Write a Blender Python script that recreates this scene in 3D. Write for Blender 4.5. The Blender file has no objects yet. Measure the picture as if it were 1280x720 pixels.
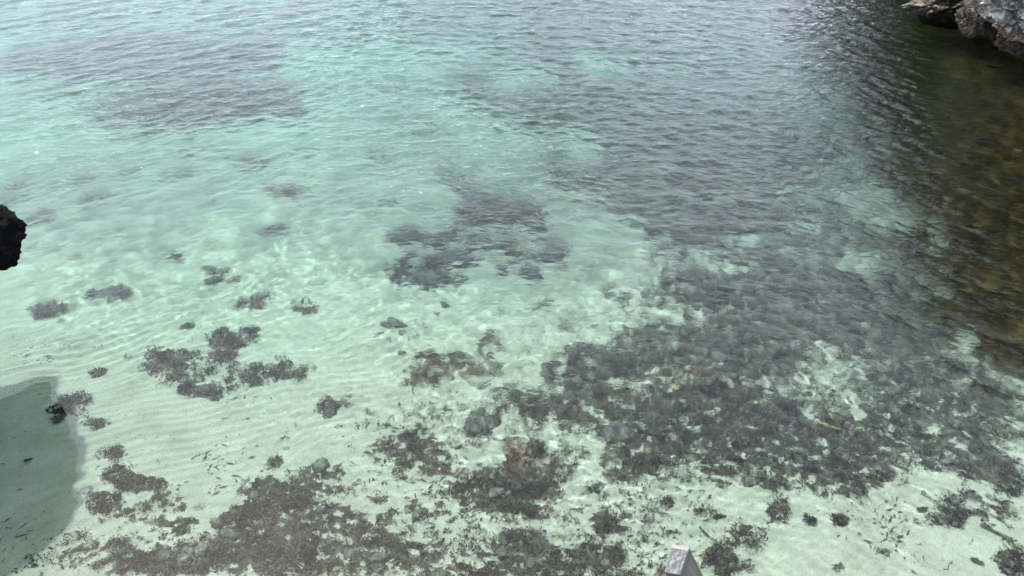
import bpy, bmesh, math, random
import numpy as np
from mathutils import Vector, Matrix

random.seed(7)
RNG = np.random.default_rng(11)
scene = bpy.context.scene
COL = scene.collection
R = math.radians

# ------------------------------------------------------------------ camera
CAM_H, PITCH, FPX = 4.0, R(36), 967.0
cam_d = bpy.data.cameras.new('camera')
cam = bpy.data.objects.new('camera', cam_d)
COL.objects.link(cam)
cam.location = (0, 0, CAM_H)
cam.rotation_euler = (math.pi / 2 - PITCH, 0, 0)
cam_d.sensor_width = 36.0
cam_d.lens = 36.0 * FPX / 1280.0
cam_d.clip_start = 0.05
cam_d.clip_end = 2000
scene.camera = cam

# ------------------------------------------------------------------ sky and sun
SUN_AZ, SUN_EL = R(-45), R(64)          # azimuth from +Y, towards +X positive
w = bpy.data.worlds.new('World')
scene.world = w
w.use_nodes = True
nt = w.node_tree
nt.nodes.clear()
sky = nt.nodes.new('ShaderNodeTexSky')
sky.sky_type = 'NISHITA'
sky.sun_disc = False
sky.sun_elevation = SUN_EL
sky.sun_rotation = SUN_AZ
sky.dust_density = 7.0
sky.air_density = 1.0
sky.ozone_density = 1.5
tc = nt.nodes.new('ShaderNodeTexCoord')
mp = nt.nodes.new('ShaderNodeMapping'); mp.inputs['Scale'].default_value = (1, 1, 2.2)
nz = nt.nodes.new('ShaderNodeTexNoise'); nz.inputs['Scale'].default_value = 2.6
nz.inputs['Detail'].default_value = 8; nz.inputs['Roughness'].default_value = 0.62
nz.inputs['Distortion'].default_value = 0.4
rp = nt.nodes.new('ShaderNodeValToRGB')
rp.color_ramp.elements[0].position = 0.30; rp.color_ramp.elements[0].color = (0.25, 0.25, 0.25, 1)
rp.color_ramp.elements[1].position = 0.70; rp.color_ramp.elements[1].color = (0.92, 0.92, 0.92, 1)
mx = nt.nodes.new('ShaderNodeMix'); mx.data_type = 'RGBA'
CLOUD = (20.0, 22.5, 26.5, 1)           # thin bright cloud over the whole sky
mx.inputs[7].default_value = CLOUD
bg = nt.nodes.new('ShaderNodeBackground'); bg.inputs['Strength'].default_value = 0.110
wo = nt.nodes.new('ShaderNodeOutputWorld')
L = nt.links.new
sx = nt.nodes.new('ShaderNodeSeparateXYZ')
hz = nt.nodes.new('ShaderNodeMapRange'); hz.interpolation_type = 'SMOOTHSTEP'   # cloud and haze thicken towards the horizon
hz.inputs['From Min'].default_value = 0.36; hz.inputs['From Max'].default_value = 0.88
hz.inputs['To Min'].default_value = 1.0; hz.inputs['To Max'].default_value = 0.25
ml = nt.nodes.new('ShaderNodeMath'); ml.operation = 'MULTIPLY'
L(tc.outputs['Generated'], mp.inputs['Vector']); L(mp.outputs[0], nz.inputs['Vector'])
L(tc.outputs['Generated'], sx.inputs[0]); L(sx.outputs['Z'], hz.inputs['Value'])
L(nz.outputs['Fac'], rp.inputs['Fac']); L(rp.outputs['Color'], ml.inputs[0]); L(hz.outputs[0], ml.inputs[1]); L(ml.outputs[0], mx.inputs[0])
L(sky.outputs[0], mx.inputs[6]); L(mx.outputs[2], bg.inputs['Color']); L(bg.outputs[0], wo.inputs[0])

sun_d = bpy.data.lights.new('sun', 'SUN')
sun_d.energy = 4.6
sun_d.angle = R(1.2)
sun_d.color = (1.0, 0.95, 0.87)
sun = bpy.data.objects.new('sun', sun_d)
COL.objects.link(sun)
sdir = Vector((math.sin(SUN_AZ) * math.cos(SUN_EL), math.cos(SUN_AZ) * math.cos(SUN_EL), math.sin(SUN_EL)))
sun.rotation_euler = sdir.to_track_quat('Z', 'Y').to_euler()

vs = scene.view_settings
vs.view_transform = 'Standard'; vs.look = 'None'; vs.gamma = 1; vs.use_curve_mapping = False
vs.exposure = 0.82
scene.cycles.use_denoising = True
scene.cycles.max_bounces = 8
scene.cycles.transparent_max_bounces = 16

# ------------------------------------------------------------------ noise and pixel helpers
_P = RNG.permutation(256).astype(np.int64)
_P = np.concatenate([_P, _P, _P])
_G3 = RNG.normal(size=(256, 3)); _G3 /= np.linalg.norm(_G3, axis=1)[:, None]

def perlin(x, y, z=0.0):
    x, y, z = np.broadcast_arrays(np.asarray(x, float), np.asarray(y, float), np.asarray(z, float))
    xi, yi, zi = np.floor(x).astype(np.int64), np.floor(y).astype(np.int64), np.floor(z).astype(np.int64)
    xf, yf, zf = x - xi, y - yi, z - zi
    xi &= 255; yi &= 255; zi &= 255
    fade = lambda t: t * t * t * (t * (t * 6 - 15) + 10)
    u, v, ww = fade(xf), fade(yf), fade(zf)
    out = 0
    for dx in (0, 1):
        for dy in (0, 1):
            for dz in (0, 1):
                h = _P[_P[_P[xi + dx] + yi + dy] + zi + dz]
                g = _G3[h]
                d = g[..., 0] * (xf - dx) + g[..., 1] * (yf - dy) + g[..., 2] * (zf - dz)
                out = out + d * (u if dx else 1 - u) * (v if dy else 1 - v) * (ww if dz else 1 - ww)
    return out * 1.5

def fbm(x, y, z=0.0, octaves=4, gain=0.5, lac=2.03):
    s, a, f = 0, 1.0, 1.0
    for k in range(octaves):
        s = s + a * perlin(np.asarray(x) * f + 17.3 * k, np.asarray(y) * f - 9.1 * k, np.asarray(z) * f + 5.7 * k)
        a *= gain; f *= lac
    return s

def sstep(a, b, x):
    t = np.clip((np.asarray(x, float) - a) / (b - a), 0, 1)
    return t * t * (3 - 2 * t)

CP, SP = math.cos(PITCH), math.sin(PITCH)
def ray(px, py):
    a = (np.asarray(px, float) - 640) / FPX; b = (360 - np.asarray(py, float)) / FPX
    return a, CP + b * SP, b * CP - SP           # world x, y, z
def project(x, y, z):
    zc = z - CAM_H
    f = np.maximum(y * CP - zc * SP, 0.05); u = y * SP + zc * CP
    return 640 + FPX * x / f, 360 - FPX * u / f

def bed_base(x, y):
    """smooth depth of the sea bed (negative, metres)"""
    r = np.asarray(y, float)
    z = -0.45 - 0.085 * np.clip(r - 2.0, 0, 14) - 0.09 * np.clip(r - 8, 0, 10) - 0.02 * np.clip(r - 16, 0, 80)
    z = z - 0.035 * np.clip(-np.asarray(x, float) + 1.0, -1, 8) * sstep(2, 9, r)
    z = z + 0.9 * sstep(4.6, 8.4, np.asarray(x, float) - 0.02 * r) * sstep(5, 9, r)   # rises to the rocks at the right
    z = z + 0.07 * fbm(np.asarray(x) * 0.45, r * 0.45, 3.3, 3)
    return np.minimum(z, -0.12)

def pix_bed(px, py):
    dx, dy, dz = ray(px, py)
    l = np.sqrt(dx * dx + dy * dy + dz * dz); dx, dy, dz = dx / l, dy / l, dz / l
    t0 = -CAM_H / dz; x0, y0 = dx * t0, dy * t0       # bend the sight line at the water surface
    rx, ry = dx / 1.33, dy / 1.33; rz = -np.sqrt(1 - rx * rx - ry * ry)
    z = -0.7
    for _ in range(14):
        z = bed_base(x0 + rx * (z / rz), y0 + ry * (z / rz))
    t = z / rz
    return x0 + rx * t, y0 + ry * t, z
def project_bed(x, y, z):
    """photo pixel of a point under water, sight line bent at the surface"""
    D = np.maximum(-z, 1e-3); rho = np.maximum(np.hypot(x, y), 1e-3)
    lo, hi = np.zeros_like(rho), rho.copy()
    for _ in range(22):
        m = 0.5 * (lo + hi)
        big = m / np.sqrt(m * m + CAM_H ** 2) > 1.33 * (rho - m) / np.sqrt((rho - m) ** 2 + D * D)
        hi = np.where(big, m, hi); lo = np.where(big, lo, m)
    m = 0.5 * (lo + hi) / rho
    return project(x * m, y * m, np.zeros_like(rho))
def pix_water(px, py):
    dx, dy, dz = ray(px, py); t = -CAM_H / dz
    return dx * t, dy * t

# ------------------------------------------------------------------ object helpers
def mesh_obj(name, V, F, mat, parent=None, smooth=True):
    me = bpy.data.meshes.new(name)
    V = np.asarray(V, dtype=np.float32); F = np.asarray(F, dtype=np.int32)
    n = F.shape[1]
    me.vertices.add(len(V)); me.vertices.foreach_set('co', V.ravel())
    me.loops.add(F.size); me.loops.foreach_set('vertex_index', F.ravel())
    me.polygons.add(len(F)); me.polygons.foreach_set('loop_start', np.arange(0, F.size, n, dtype=np.int32))
    me.update(calc_edges=True)
    me.polygons.foreach_set('use_smooth', np.full(len(F), smooth, dtype=bool))
    me.materials.append(mat)
    o = bpy.data.objects.new(name, me)
    COL.objects.link(o)
    if parent is not None: o.parent = parent
    return o
def attr(o, name, vals):
    a = o.data.attributes.new(name, 'FLOAT', 'POINT')
    a.data.foreach_set('value', np.asarray(vals, dtype=np.float32).ravel())
def tag(o, label=None, cat=None, group=None, kind=None):
    if label: o['label'] = label
    if cat: o['category'] = cat
    if group: o['group'] = group
    if kind: o['kind'] = kind
    return o

# ------------------------------------------------------------------ materials
def new_mat(name):
    m = bpy.data.materials.new(name); m.use_nodes = True
    t = m.node_tree; t.nodes.clear()
    return m, t, (lambda k, **kw: _node(t, k, **kw))
def _node(t, kind, **kw):
    n = t.nodes.new('ShaderNode' + kind)
    for k, v in kw.items():
        if k in n.inputs: n.inputs[k].default_value = v
        else: setattr(n, k, v)
    return n
def noise_ramp(t, N, vec, scale, detail, stops, rough=0.6, dist=0.0):
    n = N('TexNoise', Scale=scale, Detail=detail, Roughness=rough, Distortion=dist)
    if vec is not None: t.links.new(vec, n.inputs['Vector'])
    r = N('ValToRGB')
    el = r.color_ramp.elements
    while len(el) < len(stops): el.new(0.5)
    for e, (p, c) in zip(el, stops):
        e.position = p; e.color = (*c, 1) if len(c) == 3 else c
    t.links.new(n.outputs['Fac'], r.inputs['Fac'])
    return n, r
def mixc(t, N, fac, a, b, mode='MIX'):
    m = N('Mix', data_type='RGBA', blend_type=mode)
    if isinstance(fac, (int, float)): m.inputs[0].default_value = fac
    else: t.links.new(fac, m.inputs[0])
    for i, v in ((6, a), (7, b)):
        if isinstance(v, tuple): m.inputs[i].default_value = (*v, 1)
        else: t.links.new(v, m.inputs[i])
    return m.outputs[2]
def maths(t, N, op, a, b=None, clamp=False):
    m = N('Math', operation=op, use_clamp=clamp)
    for i, v in ((0, a), (1, b)):
        if v is None: continue
        if isinstance(v, (int, float)): m.inputs[i].default_value = v
        else: t.links.new(v, m.inputs[i])
    return m.outputs[0]

def mat_water():
    m, t, N = new_mat('sea_water')
    fr = N('Fresnel', IOR=1.34)
    geo = N('NewGeometry')
    mpn = N('Mapping'); mpn.inputs['Scale'].default_value = (1.0, 1.7, 1.0)
    mpn.inputs['Rotation'].default_value = (0, 0, R(-14))
    t.links.new(geo.outputs['Position'], mpn.inputs['Vector'])
    n1 = N('TexNoise', Scale=9.0, Detail=4, Roughness=0.55, Distortion=0.3)
    t.links.new(mpn.outputs[0], n1.inputs['Vector'])
    at = N('Attribute', attribute_name='rough')
    bp = N('Bump', Distance=0.02)
    t.links.new(maths(t, N, 'MULTIPLY', at.outputs['Fac'], 0.75), bp.inputs['Strength'])
    t.links.new(n1.outputs['Fac'], bp.inputs['Height'])
    gl = N('BsdfGlossy', Roughness=0.02)
    t.links.new(bp.outputs[0], gl.inputs['Normal']); t.links.new(bp.outputs[0], fr.inputs['Normal'])
    tr = N('BsdfRefraction', Roughness=0.0, IOR=1.33); t.links.new(bp.outputs[0], tr.inputs['Normal'])
    dep = N('Attribute', attribute_name='depth').outputs['Fac']
    comb = N('CombineColor')
    for i, k in enumerate(WATER_CLARITY):        # share of red, green and blue left after a metre of this water
        t.links.new(maths(t, N, 'POWER', k, dep), comb.inputs[i])
    t.links.new(comb.outputs[0], tr.inputs['Color'])
    ms = N('MixShader')
    t.links.new(fr.outputs[0], ms.inputs[0]); t.links.new(tr.outputs[0], ms.inputs[1]); t.links.new(gl.outputs[0], ms.inputs[2])
    out = N('OutputMaterial')
    t.links.new(ms.outputs[0], out.inputs['Surface'])
    return m
WATER_CLARITY = (0.70, 0.965, 0.935)

def mat_bed():
    m, t, N = new_mat('sea_bed')
    geo = N('NewGeometry'); P = geo.outputs['Position']
    weed = N('Attribute', attribute_name='weed').outputs['Fac']
    red = N('Attribute', attribute_name='red').outputs['Fac']
    olive = N('Attribute', attribute_name='olive').outputs['Fac']
    # sand with grain and pale drifts
    _, sand = noise_ramp(t, N, P, 3.0, 6, [(0.3, (0.33, 0.305, 0.25)), (0.7, (0.45, 0.41, 0.345))])
    _, grain = noise_ramp(t, N, P, 160, 3, [(0.35, (0.72, 0.72, 0.70)), (0.6, (1.05, 1.05, 1.05))])
    sandc = mixc(t, N, 1.0, sand.outputs[0], grain.outputs[0], 'MULTIPLY')
    # encrusting dark algae, in ragged spots whose cover follows the growth map
    mpn = N('Mapping'); mpn.inputs['Scale'].default_value = (0.8, 1.1, 1)
    t.links.new(P, mpn.inputs['Vector'])
    n1 = N('TexNoise', Scale=9.5, Detail=9, Roughness=0.80, Distortion=0.5)
    t.links.new(mpn.outputs[0], n1.inputs['Vector'])
    thr = maths(t, N, 'MULTIPLY_ADD', weed, 0.46); thr.node.inputs[2].default_value = -0.27
    s = maths(t, N, 'ADD', n1.outputs['Fac'], thr)
    cov = N('MapRange'); cov.inputs['From Min'].default_value = 0.46; cov.inputs['From Max'].default_value = 0.54
    t.links.new(s, cov.inputs['Value'])
    _, alg = noise_ramp(t, N, P, 11, 7, [(0.3, (0.016, 0.013, 0.012)), (0.46, (0.052, 0.042, 0.038)), (0.60, (0.125, 0.103, 0.088)), (0.74, (0.26, 0.225, 0.18))], 0.75)
    _, redc = noise_ramp(t, N, P, 25, 5, [(0.3, (0.06, 0.034, 0.026)), (0.7, (0.20, 0.115, 0.08))])
    algc = mixc(t, N, red, alg.outputs[0], redc.outputs[0])
    c = mixc(t, N, cov.outputs[0], sandc, algc)
    _, oli = noise_ramp(t, N, P, 8.0, 8, [(0.34, (0.006, 0.005, 0.003)), (0.50, (0.022, 0.013, 0.006)), (0.61, (0.085, 0.050, 0.019)), (0.71, (0.32, 0.21, 0.095))], 0.7)  # brown algae bed, dark enough to paint in the shade beside the cliff
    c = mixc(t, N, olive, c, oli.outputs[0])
    # fine dark specks of plant litter
    v = N('TexVoronoi', Scale=26.0); v.inputs['Randomness'].default_value = 1.0
    mpl = N('Mapping'); mpl.inputs['Scale'].default_value = (0.55, 1.3, 1); mpl.inputs['Rotation'].default_value = (0, 0, R(-28))
    t.links.new(P, mpl.inputs['Vector']); t.links.new(mpl.outputs[0], v.inputs['Vector'])
    spk = N('MapRange'); spk.inputs['From Min'].default_value = 0.20; spk.inputs['From Max'].default_value = 0.12
    t.links.new(v.outputs['Distance'], spk.inputs['Value'])
    n3 = N('TexNoise', Scale=2.2, Detail=3); t.links.new(P, n3.inputs['Vector'])
    g3 = N('MapRange'); g3.inputs['From Min'].default_value = 0.5; g3.inputs['From Max'].default_value = 0.66
    t.links.new(n3.outputs['Fac'], g3.inputs['Value'])
    c = mixc(t, N, maths(t, N, 'MULTIPLY', spk.outputs[0], maths(t, N, 'MULTIPLY', g3.outputs[0], 0.75)), c, (0.05, 0.055, 0.04))
    bp = N('Bump', Strength=0.5, Distance=0.02)
    n4 = N('TexNoise', Scale=30, Detail=5, Roughness=0.6); t.links.new(P, n4.inputs['Vector'])
    t.links.new(n4.outputs['Fac'], bp.inputs['Height'])
    d = N('BsdfDiffuse', Roughness=0.6)
    t.links.new(c, d.inputs['Color']); t.links.new(bp.outputs[0], d.inputs['Normal'])
    out = N('OutputMaterial'); t.links.new(d.outputs[0], out.inputs['Surface'])
    return m

def mat_weed(name, c0, c1, c2, scale=9, tone=True):
    m, t, N = new_mat(name)
    geo = N('NewGeometry')
    _, r1 = noise_ramp(t, N, geo.outputs['Position'], scale, 5, [(0.28, c0), (0.52, c1), (0.78, c2)], 0.7)
    _, r2 = noise_ramp(t, N, geo.outputs['Position'], 60, 2, [(0.3, (0.6, 0.6, 0.6)), (0.7, (1.3, 1.3, 1.3))])
    if tone:
        at = N('Attribute', attribute_name='tone')
        mp2 = N('MapRange'); mp2.inputs['To Min'].default_value = -0.22; mp2.inputs['To Max'].default_value = 0.26
        t.links.new(at.outputs['Fac'], mp2.inputs['Value'])
        nn = r1.inputs['Fac'].links[0].from_node
        t.links.new(maths(t, N, 'ADD', nn.outputs['Fac'], mp2.outputs[0]), r1.inputs['Fac'])
    c = mixc(t, N, 1.0, r1.outputs[0], r2.outputs[0], 'MULTIPLY')
    d = N('BsdfDiffuse'); t.links.new(c, d.inputs['Color'])
    out = N('OutputMaterial'); t.links.new(d.outputs[0], out.inputs['Surface'])
    return m

def mat_rock(name, stops, scale=3.0, crust=None, crust_amt=0.5, bump=0.6, rough=0.85, fine=22, spec=0.5):
    m, t, N = new_mat(name)
    geo = N('NewGeometry'); P = geo.outputs['Position']
    _, r = noise_ramp(t, N, P, scale, 9, stops, 0.72, 0.3)
    c = r.outputs[0]
    if crust:
        _, k = noise_ramp(t, N, P, scale * 1.7, 8, [(crust_amt - 0.06, (0, 0, 0)), (crust_amt + 0.08, (1, 1, 1))], 0.7)
        c = mixc(t, N, k.outputs[0], c, crust)
    v = N('TexVoronoi', Scale=fine * 0.8); t.links.new(P, v.inputs['Vector'])
    pit = N('MapRange'); pit.inputs['From Min'].default_value = 0.05; pit.inputs['From Max'].default_value = 0.5
    t.links.new(v.outputs['Distance'], pit.inputs['Value'])
    n = N('TexNoise', Scale=fine, Detail=8, Roughness=0.7); t.links.new(P, n.inputs['Vector'])
    h = maths(t, N, 'ADD', n.outputs['Fac'], maths(t, N, 'MULTIPLY', pit.outputs[0], 0.6))
    bp = N('Bump', Strength=bump, Distance=0.08); t.links.new(h, bp.inputs['Height'])
    b = N('BsdfPrincipled', Roughness=rough)
    b.inputs['Specular IOR Level'].default_value = spec
    t.links.new(c, b.inputs['Base Color']); t.links.new(bp.outputs[0], b.inputs['Normal'])
    out = N('OutputMaterial'); t.links.new(b.outputs[0], out.inputs['Surface'])
    return m

M_WATER = mat_water()
M_BED = mat_bed()
M_WEED = mat_weed('brown_weed', (0.013, 0.010, 0.009), (0.052, 0.040, 0.034), (0.19, 0.15, 0.12))
M_TUFT = mat_weed('mauve_weed', (0.022, 0.018, 0.019), (0.095, 0.074, 0.068), (0.24, 0.19, 0.165))
M_RED = mat_weed('red_weed', (0.05, 0.03, 0.025), (0.17, 0.085, 0.062), (0.32, 0.17, 0.11), 14)
M_GREEN = mat_weed('olive_weed', (0.014, 0.014, 0.007), (0.045, 0.042, 0.016), (0.11, 0.10, 0.045))
M_LITTER = mat_weed('dead_leaf', (0.02, 0.02, 0.016), (0.05, 0.047, 0.036), (0.09, 0.08, 0.06), 9, False)
M_RUBBLE = mat_rock('rubble_stone', [(0.3, (0.03, 0.027, 0.024)), (0.5, (0.11, 0.10, 0.085)), (0.72, (0.30, 0.28, 0.23))], 14)
M_CLIFF = mat_rock('dark_limestone', [(0.3, (0.03, 0.027, 0.022)), (0.55, (0.075, 0.067, 0.055)), (0.75, (0.16, 0.14, 0.115))], 1.3)
M_PALE = mat_rock('pale_limestone', [(0.36, (0.07, 0.07, 0.07)), (0.47, (0.30, 0.285, 0.26)), (0.56, (0.78, 0.74, 0.66))], 4.0, None, 0.5, 0.9)
M_BROWN = mat_rock('brown_limestone', [(0.34, (0.025, 0.018, 0.013)), (0.5, (0.11, 0.088, 0.066)), (0.66, (0.36, 0.31, 0.25))], 5.0, None, 0.5, 0.9)
M_TAN = mat_rock('tan_limestone', [(0.3, (0.10, 0.07, 0.05)), (0.5, (0.38, 0.30, 0.21)), (0.7, (0.62, 0.54, 0.42))], 3.0, None, 0.5, 0.9)
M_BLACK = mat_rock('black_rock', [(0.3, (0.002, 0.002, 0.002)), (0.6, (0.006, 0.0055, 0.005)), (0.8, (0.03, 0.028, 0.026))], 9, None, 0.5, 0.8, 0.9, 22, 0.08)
M_DARK = mat_rock('dark_wet_limestone', [(0.34, (0.012, 0.009, 0.007)), (0.5, (0.045, 0.035, 0.026)), (0.66, (0.15, 0.125, 0.095))], 6.0, None, 0.5, 0.9, 0.8)
M_HOLLOW = mat_rock('hollow_shade_rock', [(0.3, (0.003, 0.003, 0.002)), (0.7, (0.014, 0.012, 0.009))], 4.0, None, 0.5, 0.6, 0.9, 22, 0.1)  # near-black base colour paints the shade inside the hollow
M_SUB = mat_rock('weedy_stone', [(0.3, (0.025, 0.024, 0.026)), (0.5, (0.075, 0.068, 0.066)), (0.68, (0.22, 0.20, 0.17))], 16, None, 0.5, 0.5, 0.9)

# ------------------------------------------------------------------ growth map of the bed (photo pixels projected on the bed)
# (cx, cy, rx, ry, turn in degrees, strength)
WEED = [
 (180, 72, 240, 40, -2, .98), (250, 126, 170, 36, -4, 1.0), (360, 140, 26, 17, -10, .9), (415, 108, 46, 16, 4, .6), (60, 118, 95, 14, 0, .62),
 (90, 145, 90, 10, -5, .42), (300, 30, 240, 18, 0, .40), (560, 40, 200, 26, 3, .50), (530, 150, 52, 20, 12, .62), (470, 195, 40, 13, 8, .66),
 (520, 110, 110, 18, 8, .52), (760, 130, 160, 40, 6, .56), (700, 60, 180, 26, 4, .52), (790, 215, 165, 34, 5, .74), (960, 160, 170, 60, 8, .58),
 (980, 60, 200, 50, 8, .55), (1000, 260, 190, 60, 8, .62), (740, 300, 40, 12, 0, .30),
 (625, 262, 78, 30, 6, .92), (575, 222, 36, 18, 20, .74), (580, 305, 104, 30, 3, .88), (528, 340, 52, 24, 6, .95), (482, 257, 28, 9, 0, .62),
 (655, 278, 42, 16, 18, .95), (648, 318, 40, 16, 6, .70), (662, 341, 18, 9, 0, .85), (628, 338, 9, 5, 0, .85), (640, 366, 9, 20, 35, .55), (682, 378, 16, 9, -20, .68),
 (505, 293, 22, 12, -10, .9), (700, 402, 12, 6, 0, .55), (735, 355, 32, 10, 10, .50), (790, 372, 45, 14, 5, .60), (830, 320, 60, 38, 10, .62), (880, 290, 100, 40, 8, .80), (700, 120, 200, 70, 6, .74), (930, 180, 200, 80, 8, .80),
 (960, 370, 190, 90, 6, .80), (900, 270, 190, 70, 8, .76), (1060, 330, 120, 90, 8, .76), (900, 440, 170, 56, 4, .80), (1100, 400, 150, 70, 8, .80), (1180, 500, 140, 70, 8, .82), (760, 455, 105, 32, -4, .84),
 (613, 430, 28, 14, 0, .72), (548, 460, 62, 26, -12, .72), (512, 420, 40, 12, -20, .45), (600, 465, 40, 18, 0, .66),
 (735, 510, 128, 40, 0, .84), (650, 500, 60, 26, 0, .70), (800, 560, 72, 46, 8, .88), (900, 530, 150, 70, 4, .92), (1030, 560, 150, 56, 4, .92), (1170, 550, 110, 44, 6, .78), (1245, 590, 60, 34, 6, .80),
 (600, 527, 24, 10, 0, .85), (520, 564, 72, 30, -6, .76), (560, 585, 40, 16, 0, .7), (630, 612, 74, 38, -8, .95), (670, 560, 13, 8, 0, .85), (662, 640, 34, 14, 0, .9), (690, 590, 40, 18, 20, .72),
 (486, 648, 30, 10, -28, .8), (545, 640, 34, 18, -20, .62), (480, 690, 70, 30, 0, .85), (440, 655, 30, 30, 0, .78), (560, 690, 50, 20, 0, .66), (650, 690, 60, 26, 0, .84), (730, 700, 66, 26, 0, .88), (640, 715, 200, 12, 0, .8),
 (760, 656, 26, 14, 0, .9), (806, 671, 13, 10, 20, .85), (742, 612, 20, 10, 0, .72), (772, 596, 22, 9, 10, .74), (830, 627, 8, 6, 0, .8), (800, 637, 12, 5, 0, .75), (836, 643, 8, 5, 0, .85), (720, 640, 26, 12, 0, .66), (850, 655, 13, 7, 0, .8),
 (350, 640, 84, 58, 10, .92), (405, 600, 40, 22, 0, .74), (330, 692, 130, 36, 0, .93), (215, 702, 100, 24, 0, .98), (420, 700, 60, 24, 0, .8), (300, 660, 40, 22, 0, .7),
 (168, 602, 46, 16, 10, .86), (136, 632, 28, 22, 0, .82), (208, 625, 28, 13, 0, .82), (224, 655, 30, 14, 0, .74), (175, 640, 30, 14, 0, .55), (120, 690, 60, 26, 0, .62), (60, 705, 40, 20, 0, .5),
 (345, 577, 10, 6, 0, .85), (405, 580, 10, 5, 0, .7), (408, 512, 15, 14, 0, .68), (357, 542, 16, 24, 15, .52), (440, 500, 20, 14, 0, .52), (470, 520, 20, 12, 0, .45),
 (974, 640, 17, 22, 10, .88), (932, 672, 40, 19, 4, .88), (897, 702, 32, 24, 0, .92), (890, 643, 15, 8, 0, .8), (884, 620, 9, 9, 0, .75), (912, 608, 11, 6, 0, .78),
 (1114, 680, 30, 16, -25, .56), (1046, 711, 15, 6, 0, .74), (1184, 648, 36, 10, -8, .95), (1200, 624, 44, 11, 0, .78), (1266, 704, 26, 22, 0, .98), (1250, 640, 40, 20, 0, .6), (1195, 575, 30, 14, 0, .5), (1090, 645, 30, 5, 0, .5),
 (885, 600, 60, 8, 4, .6), (960, 605, 40, 10, 4, .8), (1055, 612, 34, 10, 0, .8),
]
CLEAR = [(640, 288, 26, 6, 4, .6), (560, 314, 22, 5, 0, .6), (598, 292, 15, 5, 0, .55), (545, 280, 22, 8, 0, .6), (662, 300, 18, 6, 0, .5), (612, 320, 34, 5, 0, .6), (560, 245, 14, 8, 0, .5), (600, 335, 16, 5, 0, .5), (520, 316, 22, 5, 0, .55),
   # sand that shows through
 (650, 96, 38, 12, 0, .40), (755, 78, 30, 9, 0, .40), (590, 140, 40, 11, 5, .5), (735, 190, 20, 16, 0, .6), (690, 168, 50, 9, 4, .4), (760, 300, 42, 26, 20, .4),
 (610, 375, 46, 12, 0, .5), (560, 375, 40, 16, 0, .6), (500, 375, 60, 14, 0, .6), (780, 340, 30, 12, 0, .3), (655, 455, 20, 24, 10, .5), (660, 540, 34, 9, -8, .6),
 (720, 560, 44, 14, 10, .45), (500, 610, 30, 18, -25, .6), (470, 585, 22, 16, -20, .5), (590, 660, 26, 10, 0, .5), (800, 610, 50, 10, 0, .4), (830, 660, 40, 26, 0, .5),
 (400, 550, 26, 30, 0, .3), (250, 600, 40, 30, 0, .5), (290, 610, 26, 26, 0, .4), (1000, 690, 70, 26, 0, .7), (1190, 700, 50, 18, 0, .5), (570, 545, 26, 9, -15, .45), (490, 535, 22, 9, -20, .35),
 (1010, 285, 26, 8, 0, .3), (900, 330, 60, 8, 4, .28), (1080, 330, 40, 9, 0, .3), (850, 395, 40, 10, 0, .25), (930, 300, 30, 8, 0, .3),
]
REDS = [(645, 575, 34, 22, 0, .55), (540, 470, 50, 16, 0, .5), (600, 430, 30, 12, 0, .35), (505, 640, 20, 14, 0, .5), (560, 590, 40, 16, 0, .3), (360, 640, 40, 20, 0, .22), (860, 470, 60, 14, 0, .25), (700, 640, 40, 16, 0, .25), (515, 473, 26, 10, 0, .8), (590, 465, 12, 9, 0, .7), (636, 570, 22, 16, 10, .95), (512, 626, 9, 12, 0, .8), (522, 530, 18, 9, 0, .5), (655, 60, 10, 5, 0, .0),
        (780, 118, 14, 5, 0, .5), (745, 352, 14, 5, 0, .5), (905, 380, 14, 8, 0, .4), (1000, 385, 20, 8, 0, .4), (590, 420, 14, 8, 0, .3), (1030, 520, 26, 8, 0, .35)]

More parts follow.
